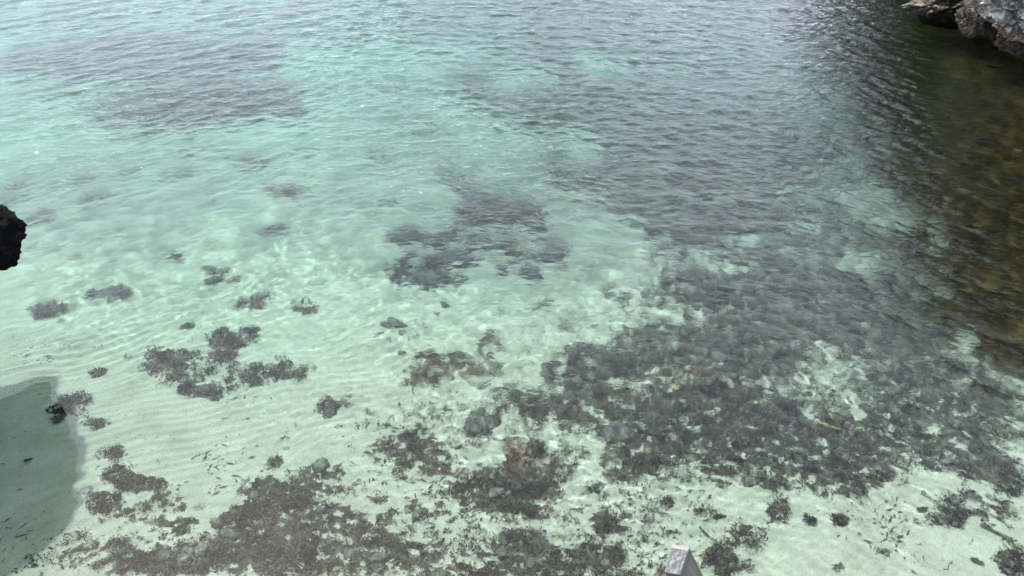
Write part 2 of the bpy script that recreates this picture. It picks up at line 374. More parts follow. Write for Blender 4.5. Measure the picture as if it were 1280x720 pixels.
def brush(lst, px, py, soft=0.55, warp=True):
    if warp:
        wx = 13 * fbm(px / 34, py / 22, 1.7, 5, 0.62); wy = 9 * fbm(px / 34, py / 22, 8.2, 5, 0.62)
        px, py = px + wx, py + wy
    out = np.zeros(px.shape)
    for cx, cy, rx, ry, a, s in lst:
        m = (np.abs(px - cx) < rx * 1.6 + ry) & (np.abs(py - cy) < ry * 1.6 + rx)
        if not m.any(): continue
        ca, sa = math.cos(R(a)), math.sin(R(a))
        ux, uy = px[m] - cx, py[m] - cy
        d = np.sqrt(((ux * ca + uy * sa) / rx) ** 2 + ((-ux * sa + uy * ca) / ry) ** 2)
        out[m] = np.maximum(out[m], s * (1 - sstep(1 - soft, 1 + soft * 0.7, d)))
    return out
def growth(x, y, z):
    px, py = project_bed(x, y, z)
    px = np.clip(px, -60, 1340); py = np.clip(py, -40, 770)
    wd = brush(WEED, px, py)
    base = 0.56 * sstep(400, 860, px + 0.45 * (300 - py)) * (1 - sstep(560, 600, py)); base = np.maximum(base, 0.66 * (1 - sstep(20, 90, py - 0.03 * px))); base = np.maximum(base, 0.70 * sstep(480, 760, px + 0.5 * (200 - py)) * (1 - sstep(220, 300, py)))
    wd = np.maximum(wd, base)
    wd = wd - brush(CLEAR, px, py, 0.7)
    near = sstep(380, 470, px + 0.6 * (py - 560)) * sstep(455, 520, py) * (1 - sstep(560, 640, py) * sstep(820, 900, px))
    near = np.maximum(near, 0.95 * sstep(70, 130, px) * (1 - sstep(430, 520, px)) * sstep(585, 650, py + 0.12 * (px - 250)))
    wd = np.maximum(wd, 0.42 * near)                      # thin ragged carpet between the beds
    hf = fbm(px / 17, py / 9, 14.1, 4, 0.66); hf2 = fbm(px / 46, py / 24, 19.3, 3, 0.6)
    act = sstep(0.12, 0.40, wd) * (1 - 0.72 * sstep(500, 660, px + 0.5 * (200 - py)) * (1 - sstep(430, 560, py)))
    wd = wd + act * (0.20 * hf + 0.10 * hf2) - 0.32 * act * sstep(0.20, 0.55, -hf)
    rd = brush(REDS, px, py)
    edge = np.interp(py, [-40, 0, 130, 250, 400, 440, 480, 520], [930, 965, 1065, 1125, 1160, 1205, 1290, 1400])  # brown bed follows the cliff's mirror edge, painting part of that dark reflection
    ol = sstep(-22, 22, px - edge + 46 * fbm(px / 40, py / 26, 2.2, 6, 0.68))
    return np.clip(wd, 0, 1), rd, ol

def fan(r0, rf, r1, rows, far, far_rows, a_in, cols, a_out, cols_out):
    """polar sheet in front of and round the viewing place: fine where it is near, coarse far off"""
    t = np.linspace(0, 1, rows)
    rr = np.concatenate([r0 + (rf - r0) * np.linspace(0, 1, 13)[:-1], rf * (r1 / rf) ** t, r1 * (far / r1) ** np.linspace(0, 1, far_rows + 1)[1:]])
    side = np.linspace(a_in, a_out, cols_out + 1)[1:]
    aa = np.concatenate([-side[::-1], np.linspace(-a_in, a_in, cols), side])
    A, RR = np.meshgrid(aa, rr)
    X, Y = RR * np.sin(A), RR * np.cos(A)
    nr, nc = X.shape
    i = np.arange(nr * nc).reshape(nr, nc)
    F = np.stack([i[:-1, :-1], i[:-1, 1:], i[1:, 1:], i[1:, :-1]], -1).reshape(-1, 4)
    return X.ravel(), Y.ravel(), F, (nr, nc)

# ------------------------------------------------------------------ sea bed
def bed_relief(x, y, weed, olive):
    # sand ripples: crests nearly across the view, swung and broken by noise
    wob = 0.55 * fbm(x * 0.5, y * 0.5, 0.3, 3)
    th = R(24)
    ph = (-math.sin(th) * x + math.cos(th) * y) / 0.09 + 5.5 * wob
    rip = np.sin(2 * math.pi * ph + 0.8 * np.sin(2 * math.pi * ph)) * (0.45 + 0.55 * sstep(-0.3, 0.5, perlin(x * 0.7, y * 0.7, 9.0)))
    z = 0.0120 * rip * (1 - 0.85 * weed) * (1 - olive) * (1 - 0.6 * sstep(-0.5, 2.5, x)) * (1 + 0.9 * sstep(-2.6, -3.4, x) * (1 - sstep(5.0, 6.5, y)))
    lum = fbm(x * 2.6, y * 2.6, 4.4, 5, 0.55)
    z = z + 0.022 * fbm(x * 1.7, y * 1.7, 2.4, 5, 0.6) + weed * (0.05 * np.abs(lum) + 0.012 * fbm(x * 14, y * 14, 6.0, 3))
    z = z + olive * 0.12 * np.abs(fbm(x * 1.5, y * 1.5, 7.7, 5, 0.55))
    return z
bx, by, bF, _ = fan(0.7, 2.0, 24, 660, 420, 24, R(40), 720, R(80), 34)
bz = bed_base(bx, by)
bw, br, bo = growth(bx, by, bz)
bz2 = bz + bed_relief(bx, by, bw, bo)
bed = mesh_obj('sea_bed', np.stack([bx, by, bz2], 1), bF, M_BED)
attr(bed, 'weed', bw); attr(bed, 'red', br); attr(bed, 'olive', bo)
tag(bed, kind='structure')

# ------------------------------------------------------------------ water
def waves(x, y):
    px, py = project(x, y, np.zeros_like(x))
    px = np.clip(px, -100, 1400); py = np.clip(py, -60, 800)
    calm = sstep(430, 620, py) * (1 - 0.25 * sstep(300, 1000, px))
    amp = (1.0 - 0.68 * calm) * (0.45 + 0.55 * (1 - sstep(200, 480, py))) * (1 - 0.5 * sstep(1100, 1230, px) * (1 - sstep(250, 420, py)))
    amp = amp * (1 - 0.93 * sstep(390, 460, py) * (1 - sstep(140, 330, px)))
    amp = amp * (1 + 0.45 * (1 - sstep(200, 340, py)) + 0.25 * sstep(900, 1050, px) * (1 - sstep(420, 520, py)))
    amp = amp * (1 - 0.28 * (1 - sstep(420, 640, px)))
    amp = amp * (1 - 0.45 * sstep(150, 300, py) * (1 - sstep(300, 600, px)))
    amp = amp * (0.75 + 0.5 * sstep(-0.4, 0.4, fbm(x * 0.35, y * 0.22, 5.5, 3)))
    wx = x + 0.14 * fbm(x * 0.8, y * 0.8, 1.1, 2); wy = y + 0.14 * fbm(x * 0.8, y * 0.8, 2.1, 2)
    z = np.zeros_like(x)
    rs = np.random.RandomState(5)
    lf = 1 - sstep(150, 620, px); rt = sstep(640, 1120, px); md = np.clip(1 - lf - rt, 0, 1)
    for wgt, mean, spread in ((lf, 132, 24), (md, 84, 28), (rt, 48, 26), (np.ones_like(px) * 0.55, 86, 50)):
        wgt = np.sqrt(wgt)
        for k in range(44):                      # travel directions bend round the cove
            lam = 0.06 * (0.62 / 0.06) ** rs.rand()
            d = R(mean + rs.normal() * spread)
            kx, ky = math.cos(d), math.sin(d)
            sl = 0.0235 * (1.0 if lam < 0.3 else 0.62)   # slope of each component
            z += wgt * sl * lam / (2 * math.pi) * np.sin(2 * math.pi * (kx * wx + ky * wy) / lam + rs.rand() * 6.283)
    return z * amp, amp
wx, wy, wF, wshape = fan(0.4, 1.7, 28, 1000, 450, 26, R(38), 520, R(82), 36)
wz, wamp = waves(wx, wy)
fade = 1 - sstep(30, 60, np.hypot(wx, wy))
wz *= fade
nr, nc = wshape
top = np.stack([wx, wy, wz], 1)
n = len(top)
water = mesh_obj('water', top, wF, M_WATER)
attr(water, 'rough', wamp)
attr(water, 'depth', -bed_base(wx * 1.08, wy * 1.08))
water.cycles.is_caustics_caster = True          # sunlight reaches the bed refracted through the ripples
sun_d.cycles.is_caustics_light = True
scene.cycles.caustics_refractive = True
tag(water, kind='structure')

# ------------------------------------------------------------------ rocks
def sphere_grid(nu, nv):
    u = np.linspace(0, 2 * math.pi, nu, endpoint=False); v = np.linspace(0, math.pi, nv + 2)[1:-1]
    U, W = np.meshgrid(u, v)
    P = np.stack([np.sin(W) * np.cos(U), np.sin(W) * np.sin(U), np.cos(W)], -1).reshape(-1, 3)
    P = np.concatenate([P, [[0, 0, 1], [0, 0, -1]]])
    i = np.arange(nu * nv).reshape(nv, nu)
    a, b = i[:-1, :], i[1:, :]
    F = np.stack([a, b, np.roll(b, -1, 1), np.roll(a, -1, 1)], -1).reshape(-1, 4)
    t, bt = nu * nv, nu * nv + 1
    cap = [[t, i[0, k], i[0, (k + 1) % nu], i[0, (k + 1) % nu]] for k in range(nu)]
    cap += [[bt, i[-1, (k + 1) % nu], i[-1, k], i[-1, k]] for k in range(nu)]
    return P, F, np.array([c[:3] for c in cap])
def mixed_mesh(name, V, quads, tris, mat, smooth=True):
    me = bpy.data.meshes.new(name)
    me.from_pydata([tuple(v) for v in V], [], [tuple(f) for f in quads] + [tuple(f) for f in tris])
    me.polygons.foreach_set('use_smooth', np.full(len(me.polygons), smooth, dtype=bool))
    me.materials.append(mat)
    o = bpy.data.objects.new(name, me); COL.objects.link(o)
    return o
def rock(name, loc, size, mat, seed, rot=(0, 0, 0), n=(72, 40), rough=0.35, freq=1.3, facet=0.25, fine=0.05, fine_f=7.0):
    P, F, T = sphere_grid(*n)
    # facets: cut by random planes
    rs = np.random.RandomState(seed)
    for _ in range(14):
        nrm = rs.normal(size=3); nrm /= np.linalg.norm(nrm)
        c = 1 - facet * (0.3 + 0.9 * rs.rand())
        d = P @ nrm
        P = P - np.outer(np.maximum(d - c, 0) * 0.9, nrm)
    s = seed * 3.7
    disp = rough * fbm(P[:, 0] * freq + s, P[:, 1] * freq, P[:, 2] * freq, 4, 0.5) + fine * (1 - 2 * np.abs(fbm(P[:, 0] * fine_f, P[:, 1] * fine_f + s, P[:, 2] * fine_f, 4, 0.6)))
    nrm = P / np.maximum(np.linalg.norm(P, axis=1), 1e-6)[:, None]
    P = P + nrm * disp[:, None]
    P = P * np.asarray(size)
    o = mixed_mesh(name, P, F, T, mat)
    o.location = loc; o.rotation_euler = rot
    return o

def cliff_mesh(name, path, prof_fn, mat, ns, amp, seed, closed_top=6.0):
    path = np.asarray(path, float)                  # x, y, top height
    seg = np.concatenate([[0], np.cumsum(np.hypot(*np.diff(path[:, :2], axis=0).T))])
    s = np.linspace(0, seg[-1], ns)
    px_, py_, ht = (np.interp(s, seg, path[:, k]) for k in range(3))
    k = np.ones(9) / 9
    def sm(a):
        return np.convolve(np.pad(a, 4, mode='edge'), k, 'valid')
    px_, py_, ht = sm(px_), sm(py_), sm(ht)
    tx, ty = np.gradient(px_), np.gradient(py_)
    l = np.hypot(tx, ty); nx, ny = -ty / l, tx / l      # left-hand normal = towards the water for our path order
    rows = []
    for i in range(ns):
        pts = prof_fn(ht[i])
        rows.append(np.stack([px_[i] + nx[i] * pts[:, 0], py_[i] + ny[i] * pts[:, 0], pts[:, 1]], 1))
    G = np.stack(rows)                                # ns, m, 3
    n3 = np.cross(np.gradient(G, axis=0), np.gradient(G, axis=1)); n3 /= np.maximum(np.linalg.norm(n3, axis=2), 1e-6)[..., None]
    d = amp * (fbm(G[..., 0] * 0.8 + seed, G[..., 1] * 0.8, G[..., 2] * 0.8, 6, 0.55) + 0.25 * (1 - 2 * np.abs(fbm(G[..., 0] * 3, G[..., 1] * 3 + seed, G[..., 2] * 3, 3))))
    G = G + n3 * d[..., None]
    m = G.shape[1]
    i = np.arange(ns * m).reshape(ns, m)
    F = np.stack([i[:-1, :-1], i[1:, :-1], i[1:, 1:], i[:-1, 1:]], -1).reshape(-1, 4)
    return mesh_obj(name, G.reshape(-1, 3), F, mat)

def prof_pts(keys, n):
    keys = np.asarray(keys, float)
    t = np.concatenate([[0], np.cumsum(np.hypot(*np.diff(keys, axis=0).T))])
    s = np.linspace(0, t[-1], n)
    return np.stack([np.interp(s, t, keys[:, 0]), np.interp(s, t, keys[:, 1])], 1)

# cliff at the right: mostly out of the picture, seen mirrored in the water
c = cliff_mesh('sea_cliff', [(12, 2.0, 4.5), (8.9, 6.8, 4.7), (7.6, 8.6, 4.7), (6.9, 10.4, 4.6), (7.0, 12.2, 3.8), (7.5, 14.8, 3.4), (8.4, 18.5, 3.8), (9.6, 25, 4.2), (14, 33, 4.5), (22, 42, 5)],
    lambda h: prof_pts([(-1.6, -2.5), (-1.5, 0.1), (-1.2, 0.9), (-0.35, 1.35), (0, 2.0), (-0.05, h - 0.5), (-0.5, h), (-2.5, h + 0.35), (-8, h + 0.8), (-8.2, -3)], 90),
    M_CLIFF, 150, 0.34, 2.0)
tag(c, 'dark weathered limestone cliff rising behind the boulders at the top right corner', 'cliff')

# boulders at the foot of the cliff
def at_px(px, py, z):
    dx, dy, dz = ray(px, py); t = (z - CAM_H) / dz
    return np.array([dx * t, dy * t, z])
p = at_px(1180, -4, 0.42)
tag(rock('rock_ledge', (p[0] + 0.50, p[1] + 0.2, 0.40), (0.86, 0.5, 0.17), M_BROWN, 3, (0.0, R(-17), R(6)), (150, 80), 0.30, 1.7, 0.30, 0.15, 5),
    'brown pointed rock ledge jutting left over a black hollow at the water', 'rock')
p = at_px(1200, 22, 0.2)
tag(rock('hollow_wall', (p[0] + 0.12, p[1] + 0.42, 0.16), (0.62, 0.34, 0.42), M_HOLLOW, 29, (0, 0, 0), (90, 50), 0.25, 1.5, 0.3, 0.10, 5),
    'rock coloured near black as shade at the back of the hollow under the pointed ledge', 'rock')
p = at_px(1227, 30, 0.22)
tag(rock('boulder', (p[0] + 0.02, p[1] + 0.15, 0.26), (0.34, 0.40, 0.31), M_DARK, 8, (0, R(-28), R(30)), (120, 70), 0.26, 1.5, 0.35, 0.10, 5),
    'dark rounded brown boulder at the waterline between the ledge and the pale rock', 'rock')
p = at_px(1264, 8, 0.75)
tag(rock('crusted_rock', (p[0] + 0.20, p[1] + 0.2, 0.70), (0.56, 0.5, 0.40), M_PALE, 12, (0, R(10), 0), (160, 90), 0.30, 1.8, 0.35, 0.17, 5),
    'pale grey crusted rock with white pitted face, topmost in the top right corner', 'rock')
p = at_px(1272, 42, 0.25)
tag(rock('tan_rock', (p[0] + 0.14, p[1] + 0.05, 0.30), (0.42, 0.36, 0.15), M_TAN, 17, (0, 0, 0), (140, 70), 0.28, 1.8, 0.3, 0.16, 5),
    'tan pitted rock slab under the pale crusted rock at the right edge', 'rock')
p = at_px(1272, 58, 0.08)
tag(rock('waterline_rock', (p[0] + 0.14, p[1] + 0.12, 0.05), (0.42, 0.36, 0.20), M_DARK, 21, (0, 0, 0), (140, 70), 0.28, 1.8, 0.3, 0.16, 5),
    'dark brown pitted rock foot at the waterline below the tan slab', 'rock')

# overhanging ledge high on the left, seen only as a dark mirror image in the water
outline = [(0, 512), (14, 500), (30, 488), (46, 478), (60, 482), (62, 496), (80, 514), (84, 530), (90, 560), (91, 590), (76, 600), (92, 618), (82, 646), (50, 664), (34, 676), (26, 690), (14, 704), (8, 722)]
HO = 0.95
pts = []
for (u, v) in outline:
    dx, dy, dz = ray(u, v); t = -CAM_H / dz
    t2 = HO / -dz
    pts.append((dx * (t + t2), dy * (t + t2)))
pts = np.array(pts)
# denser outline, then a ring stack that runs back into the hillside at the left
seg = np.concatenate([[0], np.cumsum(np.hypot(*np.diff(pts, axis=0).T))])
s = np.linspace(0, seg[-1], 220)
ox, oy = np.interp(s, seg, pts[:, 0]), np.interp(s, seg, pts[:, 1])
ox = ox + 0.055 * fbm(s * 5, s * 0, 3.0, 4, 0.6); oy = oy + 0.055 * fbm(s * 5, s * 0, 8.0, 4, 0.6)
ring_rows = []
for off, zz in ((-7.0, HO - 0.3), (-5, HO - 0.1), (-2.5, HO + 0.12), (-1.2, HO + 0.14), (-0.5, HO + 0.06), (-0.15, HO + 0.03), (0.0, HO), (0.0, HO + 0.06), (-0.12, HO + 0.25), (-0.35, HO + 0.6), (-1.0, HO + 1.0), (-2.5, HO + 1.4), (-6.0, HO + 1.6)):
    f = min(-off / 6.0, 1)
    sq = 1 - 0.1 * f
    cy = oy.mean()
    X = ox + off
    Y = cy + (oy - cy) * (1 + 0.1 * f) + off * 0.55 * (1 - f * 0.5)
    Z = np.full_like(X, zz) + (0.10 * np.abs(fbm(X * 1.5, Y * 1.5, zz, 4)) if off != 0 else 0.0)
    ring_rows.append(np.stack([X, Y, Z], 1))
G = np.stack(ring_rows, 1)
ns_, m2, _ = G.shape
i = np.arange(ns_ * m2).reshape(ns_, m2)
F = np.stack([i[:-1, :-1], i[:-1, 1:], i[1:, 1:], i[1:, :-1]], -1).reshape(-1, 4)
o = mesh_obj('rock_overhang', G.reshape(-1, 3), F, M_CLIFF)
tag(o, 'jagged rock overhang whose dark green mirror image lies on the water at lower left', 'rock')
c = cliff_mesh('rock_wall', [(-19, 26, 1.6), (-16, 19, 2.0), (-13.6, 14, 3.0), (-12.2, 9.5, 5.0), (-11.4, 5, 5.6), (-10, 1, 5.8), (-7, -3, 5.8)],
    lambda h: prof_pts([(-0.6, -2.5), (-0.4, 0.1), (0, 2.0), (0.2, h - 1.2), (-0.4, h), (-4, h + 0.3), (-4.2, -3)], 60), M_CLIFF, 90, 0.35, 9.0)
tag(c, 'dark rock wall beyond the left edge that carries the overhang', 'cliff')

c = cliff_mesh('shore_ledge', [(-7.2, -3.2, 4.0), (-4, -1.6, 2.5), (0, -0.9, 2.4), (4, -1.0, 2.5), (8, -0.4, 3.2), (12.5, 1.6, 4.5)],
    lambda h: prof_pts([(-0.4, -2.5), (-0.2, 0.1), (0, 1.0), (0.1, h - 0.5), (-0.3, h), (-9, h + 0.5), (-9.2, -3)], 60), M_CLIFF, 120, 0.18, 4.0)
tag(c, 'rocky shore ledge below and behind the place the picture is taken from', 'cliff')

# black outcrop at the left edge, close to the camera
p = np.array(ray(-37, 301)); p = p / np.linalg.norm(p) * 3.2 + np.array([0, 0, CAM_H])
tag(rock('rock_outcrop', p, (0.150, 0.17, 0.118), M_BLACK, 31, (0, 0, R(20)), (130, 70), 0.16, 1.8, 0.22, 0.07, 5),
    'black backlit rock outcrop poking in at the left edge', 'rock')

# ------------------------------------------------------------------ seaweed
def leaves(cx, cy, cz, rad, hgt, count, ll, lw, rs, tilt=0.9):
    """count leaf faces per clump for arrays of clumps; returns V, F"""
    n = len(cx)
    k = n * count
    ci = np.repeat(np.arange(n), count)
    a = rs.rand(k) * 2 * math.pi; q = np.sqrt(rs.rand(k))
    rr = rad[ci] * q
    x = cx[ci] + rr * np.cos(a); y = cy[ci] + rr * np.sin(a)
    z = cz[ci] + hgt[ci] * (1 - q * q) * (0.25 + 0.75 * rs.rand(k)) + 0.004
    # axis outward from the clump centre, partly random, lifted
    b = a + rs.normal(size=k) * 0.9
    el = rs.rand(k) * tilt
    dx, dy, dz = np.cos(b) * np.cos(el), np.sin(b) * np.cos(el), np.sin(el)
    roll = rs.normal(size=k) * 0.7
    sx, sy, sz = -np.sin(b) * np.cos(roll), np.cos(b) * np.cos(roll), np.sin(roll)
    l = ll * (0.5 + rs.rand(k)) ; wv = lw * (0.5 + rs.rand(k))
    P = np.stack([x, y, z], 1); D = np.stack([dx, dy, dz], 1); S = np.stack([sx, sy, sz], 1)
    v0 = P; v1 = P + D * (l * 0.55)[:, None] + S * (wv * 0.5)[:, None]
    v2 = P + D * l[:, None] - np.array([0, 0, 1.0]) * (l * 0.15)[:, None]; v3 = P + D * (l * 0.5)[:, None] - S * (wv * 0.5)[:, None]
    V = np.stack([v0, v1, v2, v3], 1).reshape(-1, 3)
    F = np.arange(4 * k).reshape(-1, 4)
    tone = np.clip(rs.rand(n)[ci] * 0.75 + rs.normal(size=k) * 0.14 + 0.1, 0, 1)
    return V, F, np.repeat(tone, 4)

def bed_z(x, y):
    z = bed_base(x, y); wv, rd, ol = growth(x, y, z)
    return z + bed_relief(x, y, wv, ol)

rs = np.random.RandomState(3)
# candidates spread evenly over the bed in view, thinned by the growth map
NC = 60000
qx = rs.rand(NC) * 1400 - 60; qy = -20 + rs.rand(NC) ** 0.9 * 770
gx, gy, gz = pix_bed(qx, qy)
gw, gr, go = growth(gx, gy, gz)
patch = fbm(gx * 3.2, gy * 3.2, 0.7, 4, 0.6)
keep = (gw + 0.30 * patch + 0.42 * fbm(gx * 8.5, gy * 8.5, 3.7, 3, 0.6) > 0.74 + 0.14 * rs.rand(NC)) & (rs.rand(NC) < 0.30)
gx, gy, gz, gw, gr, go, qx, qy = (a[keep] for a in (gx, gy, gz, gw, gr, go, qx, qy))
gz = bed_z(gx, gy)
dist = np.hypot(gx, gy)
size = (0.030 + 0.045 * rs.rand(len(gx)) ** 2) * (1 + 0.10 * np.clip(dist - 5, 0, 14))
# crumbs: tiny tufts that ravel the edges of the beds and speckle the sand between them
NM = 64000
mxp = rs.rand(NM) * 1330 - 25; myp = 200 + rs.rand(NM) ** 0.85 * 540
ax_, ay_, az_ = pix_bed(mxp, myp)
mw, mr, mo = growth(ax_, ay_, az_)
mn = fbm(ax_ * 5.5, ay_ * 5.5, 31.0, 4, 0.65)
mk = (0.85 * mw + 0.40 * mn + 0.10 * sstep(380, 560, mxp) * sstep(380, 460, myp) > 0.50 + 0.2 * rs.rand(NM)) & (mo < 0.5) & (rs.rand(NM) < 0.42)
ax_, ay_ = ax_[mk], ay_[mk]; az_ = bed_z(ax_, ay_)
msz = 0.008 + 0.020 * rs.rand(len(ax_)) ** 2
V, F, T = leaves(ax_, ay_, az_, msz, 0.5 * msz, 8, 0.018, 0.007, rs)
o = mesh_obj('weed_crumbs', V, F, M_WEED, None, False); attr(o, 'tone', T)
tag(o, 'countless tiny weed scraps speckling the sand between and around the brown beds', 'seaweed', kind='stuff')
beds = [
 ('seaweed_bed', 'dark rounded weed bed on pale sand in the middle of the cove', (590, 290), (130, 90)),
 ('seaweed_bed', 'far purplish weed bed blurred by ripples at the upper left', (230, 110), (330, 100)),
 ('seaweed_bed', 'brown weed bed along the bottom edge left of centre', (330, 660), (300, 90)),
 ('seaweed_bed', 'patchy brown weed bed with sandy gaps below the middle', (640, 580), (220, 140)),
 ('seaweed_bed', 'broad dense grey brown weed bed right of centre above the white sand', (980, 520), (300, 120)),
 ('seaweed_bed', 'far grey weed bed under the sky reflection at the upper right', (880, 180), (330, 170)),
]
dd = np.stack([((qx - b[2][0]) / b[3][0]) ** 2 + ((qy - b[2][1]) / b[3][1]) ** 2 for b in beds])
which = dd.argmin(0)
for k, b in enumerate(beds):
    mk = which == k
    if not mk.any(): continue
    isr = mk & (rs.rand(len(gx)) < gr)
    nb = mk & ~isr
    V, F, T = leaves(gx[nb], gy[nb], gz[nb], size[nb], 0.45 * size[nb], 32, 0.017 * (1.6 if k in (1, 5) else 1), 0.0075 * (1.5 if k in (1, 5) else 1), rs)
    o = mesh_obj(b[0], V, F, M_WEED, None, False); attr(o, 'tone', T)
    tag(o, b[1], 'seaweed', kind='stuff')
    if isr.any():
        V, F, T = leaves(gx[isr], gy[isr], gz[isr], size[isr], 0.6 * size[isr], 30, 0.024, 0.008, rs)
        o = mesh_obj('red_seaweed', V, F, M_RED, None, False); attr(o, 'tone', T)
        tag(o, 'reddish tufts growing among the ' + b[1], 'seaweed', kind='stuff')

# single tufts one can point to: (px, py, rx, ry, turn, colour, label)
TUFTS = [
 (108, 223, 26, 6, -6, 'r', 'long reddish brown weed tuft on turquoise sand at far left'),
 (165, 212, 20, 4, -12, 'r', 'thin rust coloured weed streak right of the long reddish tuft'),
 (20, 233, 14, 6, 0, 'r', 'faded red weed tuft near the left edge'),
 (312, 200, 17, 6, -6, 'r', 'orange brown weed tuft below the far purplish weed bed'),
 (382, 182, 18, 4, -6, 'r', 'thin brown weed streak just under the sharp end of the far weed bed'),
 (360, 240, 25, 10, 8, 'r', 'large rust brown fluffy weed tuft left of the middle weed bed'),
 (238, 181, 13, 4, 0, 'b', 'small pinkish brown weed tuft at the lower rim of the far weed bed'),
 (272, 184, 13, 5, 0, 'b', 'small grey weed tuft beside an orange speck under the far weed bed'),
 (226, 217, 26, 4, 4, 'b', 'thin grey green weed streak between two reddish tufts'),
 (120, 247, 22, 5, -4, 'b', 'faint grey weed smear below the long reddish tuft'),
 (50, 271, 16, 7, -20, 'b', 'pinkish brown weed smear right above the black outcrop'),
 (10, 250, 12, 6, -15, 'b', 'faint mauve weed smear at the left edge above the black outcrop'),
 (340, 290, 22, 6, -6, 'b', 'dark slim weed tuft below the large rust tuft'),
 (219, 321, 9, 5, 20, 'b', 'tiny twiggy weed sprig on open sand'),
 (274, 345, 20, 10, 6, 'b', 'compact round grey weed tuft on open sand'),
 (135, 367, 27, 6, 4, 'b', 'spreading brown weed tuft shaped like a starfish'),
 (64, 387, 27, 10, -12, 'b', 'grey brown weed tuft with drawn out arms near the left edge'),
 (316, 378, 23, 7, -14, 'b', 'bent two lobed weed tuft right of the compact grey one'),
 (380, 382, 12, 7, 20, 'b', 'small dark weed tuft right of the two lobed one'),
 (285, 421, 40, 13, -4, 'b', 'upper lobe of the large grey weed cluster at left'),
 (278, 447, 16, 11, 0, 'b', 'dark round tuft in the middle of the large grey weed cluster'),
 (216, 458, 46, 20, 6, 'b', 'broad lowest lobe of the large grey weed cluster'),
 (336, 466, 52, 14, -8, 'b', 'long dark bushy weed tuft right of the large grey cluster'),
 (260, 489, 25, 7, 0, 'b', 'flat grey weed tuft just below the large grey cluster'),
 (122, 465, 7, 4, 0, 'b', 'tiny dark weed tuft on sand left of the large grey cluster'),
 (231, 408, 7, 3, 0, 'b', 'tiny dark weed speck above the large grey cluster'),
 (90, 505, 20, 11, -8, 'b', 'mauve grey weed tuft beside the tip of the dark reflection'),
 (121, 530, 10, 6, 0, 'b', 'small black weed tuft on a greenish patch near the dark reflection'),
 (72, 517, 10, 9, 30, 'b', 'black chip of the dark reflection rim, added as a ragged tuft'),  # tuft added in place of a dark chip of the mirrored overhang
 (142, 567, 14, 7, -10, 'b', 'dark brown weed tuft between the dark reflection and the sand'),
 (1050, 648, 7, 5, 0, 'b', 'small tuft alone on white sand at lower right'),
 (1012, 649, 5, 4, 0, 'b', 'smaller round tuft on white sand left of a similar one'),
 (836, 626, 8, 6, 0, 'b', 'round tuft on sand above the post'),
 (670, 560, 12, 8, 0, 'b', 'round dark tuft right of the rust red tuft'),
 (648, 572, 15, 11, 20, 'r', 'bright rust red tuft amid dark weed below the middle'),
 (345, 577, 9, 6, 0, 'b', 'small dark tuft left of the long brown bed'),
 (408, 511, 11, 12, 10, 'b', 'ragged brown tuft above the long brown bed'),
]
for (px, py, rx, ry, a, ck, lab) in TUFTS:
    x0, y0, _ = pix_bed(px, py)
    nk = int(max(14, rx * ry * 0.30))
    ang = rs.rand(nk) * 6.283; q = np.sqrt(rs.rand(nk))
    ex, ey = rx * q * np.cos(ang), ry * q * np.sin(ang)
    ca, sa = math.cos(R(a)), math.sin(R(a))
    ux, uy = px + ex * ca - ey * sa, py + ex * sa + ey * ca
    ux = ux + 0.45 * rx * fbm(ux / 16, uy / 9, py * 0.3, 2); uy = uy + 0.55 * ry * fbm(ux / 16, uy / 9, 5 + py * 0.3, 2)
    gaps = fbm(ux / 9, uy / 6, px * 0.1, 3) + 0.5 * (1 - q)
    mk = gaps > (0.13 if ry > 7 else 0.03)
    if mk.sum() < 5: mk[:] = True
    tx_, ty_, tz_ = pix_bed(ux[mk], uy[mk])
    tz_ = bed_z(tx_, ty_)
    d = math.hypot(x0, y0)
    sz = min(1.0, rx / 13) * (0.022 + 0.03 * rs.rand(mk.sum())) * (1 + 0.07 * max(d - 5, 0))
    V, F, T = leaves(tx_, ty_, tz_, sz, 0.5 * sz, 30, 0.030 * (1 + 0.06 * max(d - 5, 0)), 0.008 * (1 + 0.08 * max(d - 5, 0)), rs)
    org = np.array([x0, y0, bed_base(x0, y0)])
    o = mesh_obj('seaweed_tuft', V - org, F, M_RED if ck == 'r' else (M_TUFT if px < 450 else M_WEED), None, False); attr(o, 'tone', T)
    o.location = org
    tag(o, lab, 'seaweed', 'weed tufts on the sandy bottom')

# ------------------------------------------------------------------ plant litter on the sand
NL = 14000
lx = rs.rand(NL) * 1300 - 10; ly = 150 + rs.rand(NL) * 580
x, y, z = pix_bed(lx, ly)
wv, rd, ol = growth(x, y, z)
dens = fbm(x * 1.1, y * 1.1, 12.0, 4) + 0.8 * wv + 0.35 * sstep(380, 520, lx) * sstep(350, 420, ly) + 0.5 * (1 - sstep(80, 110, lx)) * sstep(470, 500, ly)
dens = dens + 0.5 * fbm(x * 4.5, y * 4.5, 15.0, 3) - 0.25 * sstep(560, 640, ly) * sstep(800, 900, lx)
mk = dens > 0.42 + 0.5 * rs.rand(NL)
x, y = x[mk], y[mk]; z = bed_z(x, y); k = len(x)
a = R(24) + rs.normal(size=k) * 0.7
l = 0.006 + 0.040 * rs.rand(k) ** 3; wv = 0.0025 + 0.0045 * rs.rand(k)
D = np.stack([np.cos(a), np.sin(a), 0.15 * rs.normal(size=k)], 1); S = np.stack([-np.sin(a), np.cos(a), 0 * a], 1)
P = np.stack([x, y, z + 0.010], 1)
V = np.stack([P - D * l[:, None], P + S * wv[:, None], P + D * l[:, None], P - S * wv[:, None]], 1).reshape(-1, 3)
o = mesh_obj('leaf_litter', V, np.arange(4 * k).reshape(-1, 4), M_LITTER, None, False)
tag(o, 'dark scraps of dead leaves and seagrass scattered over the pale sand', 'litter', kind='stuff')

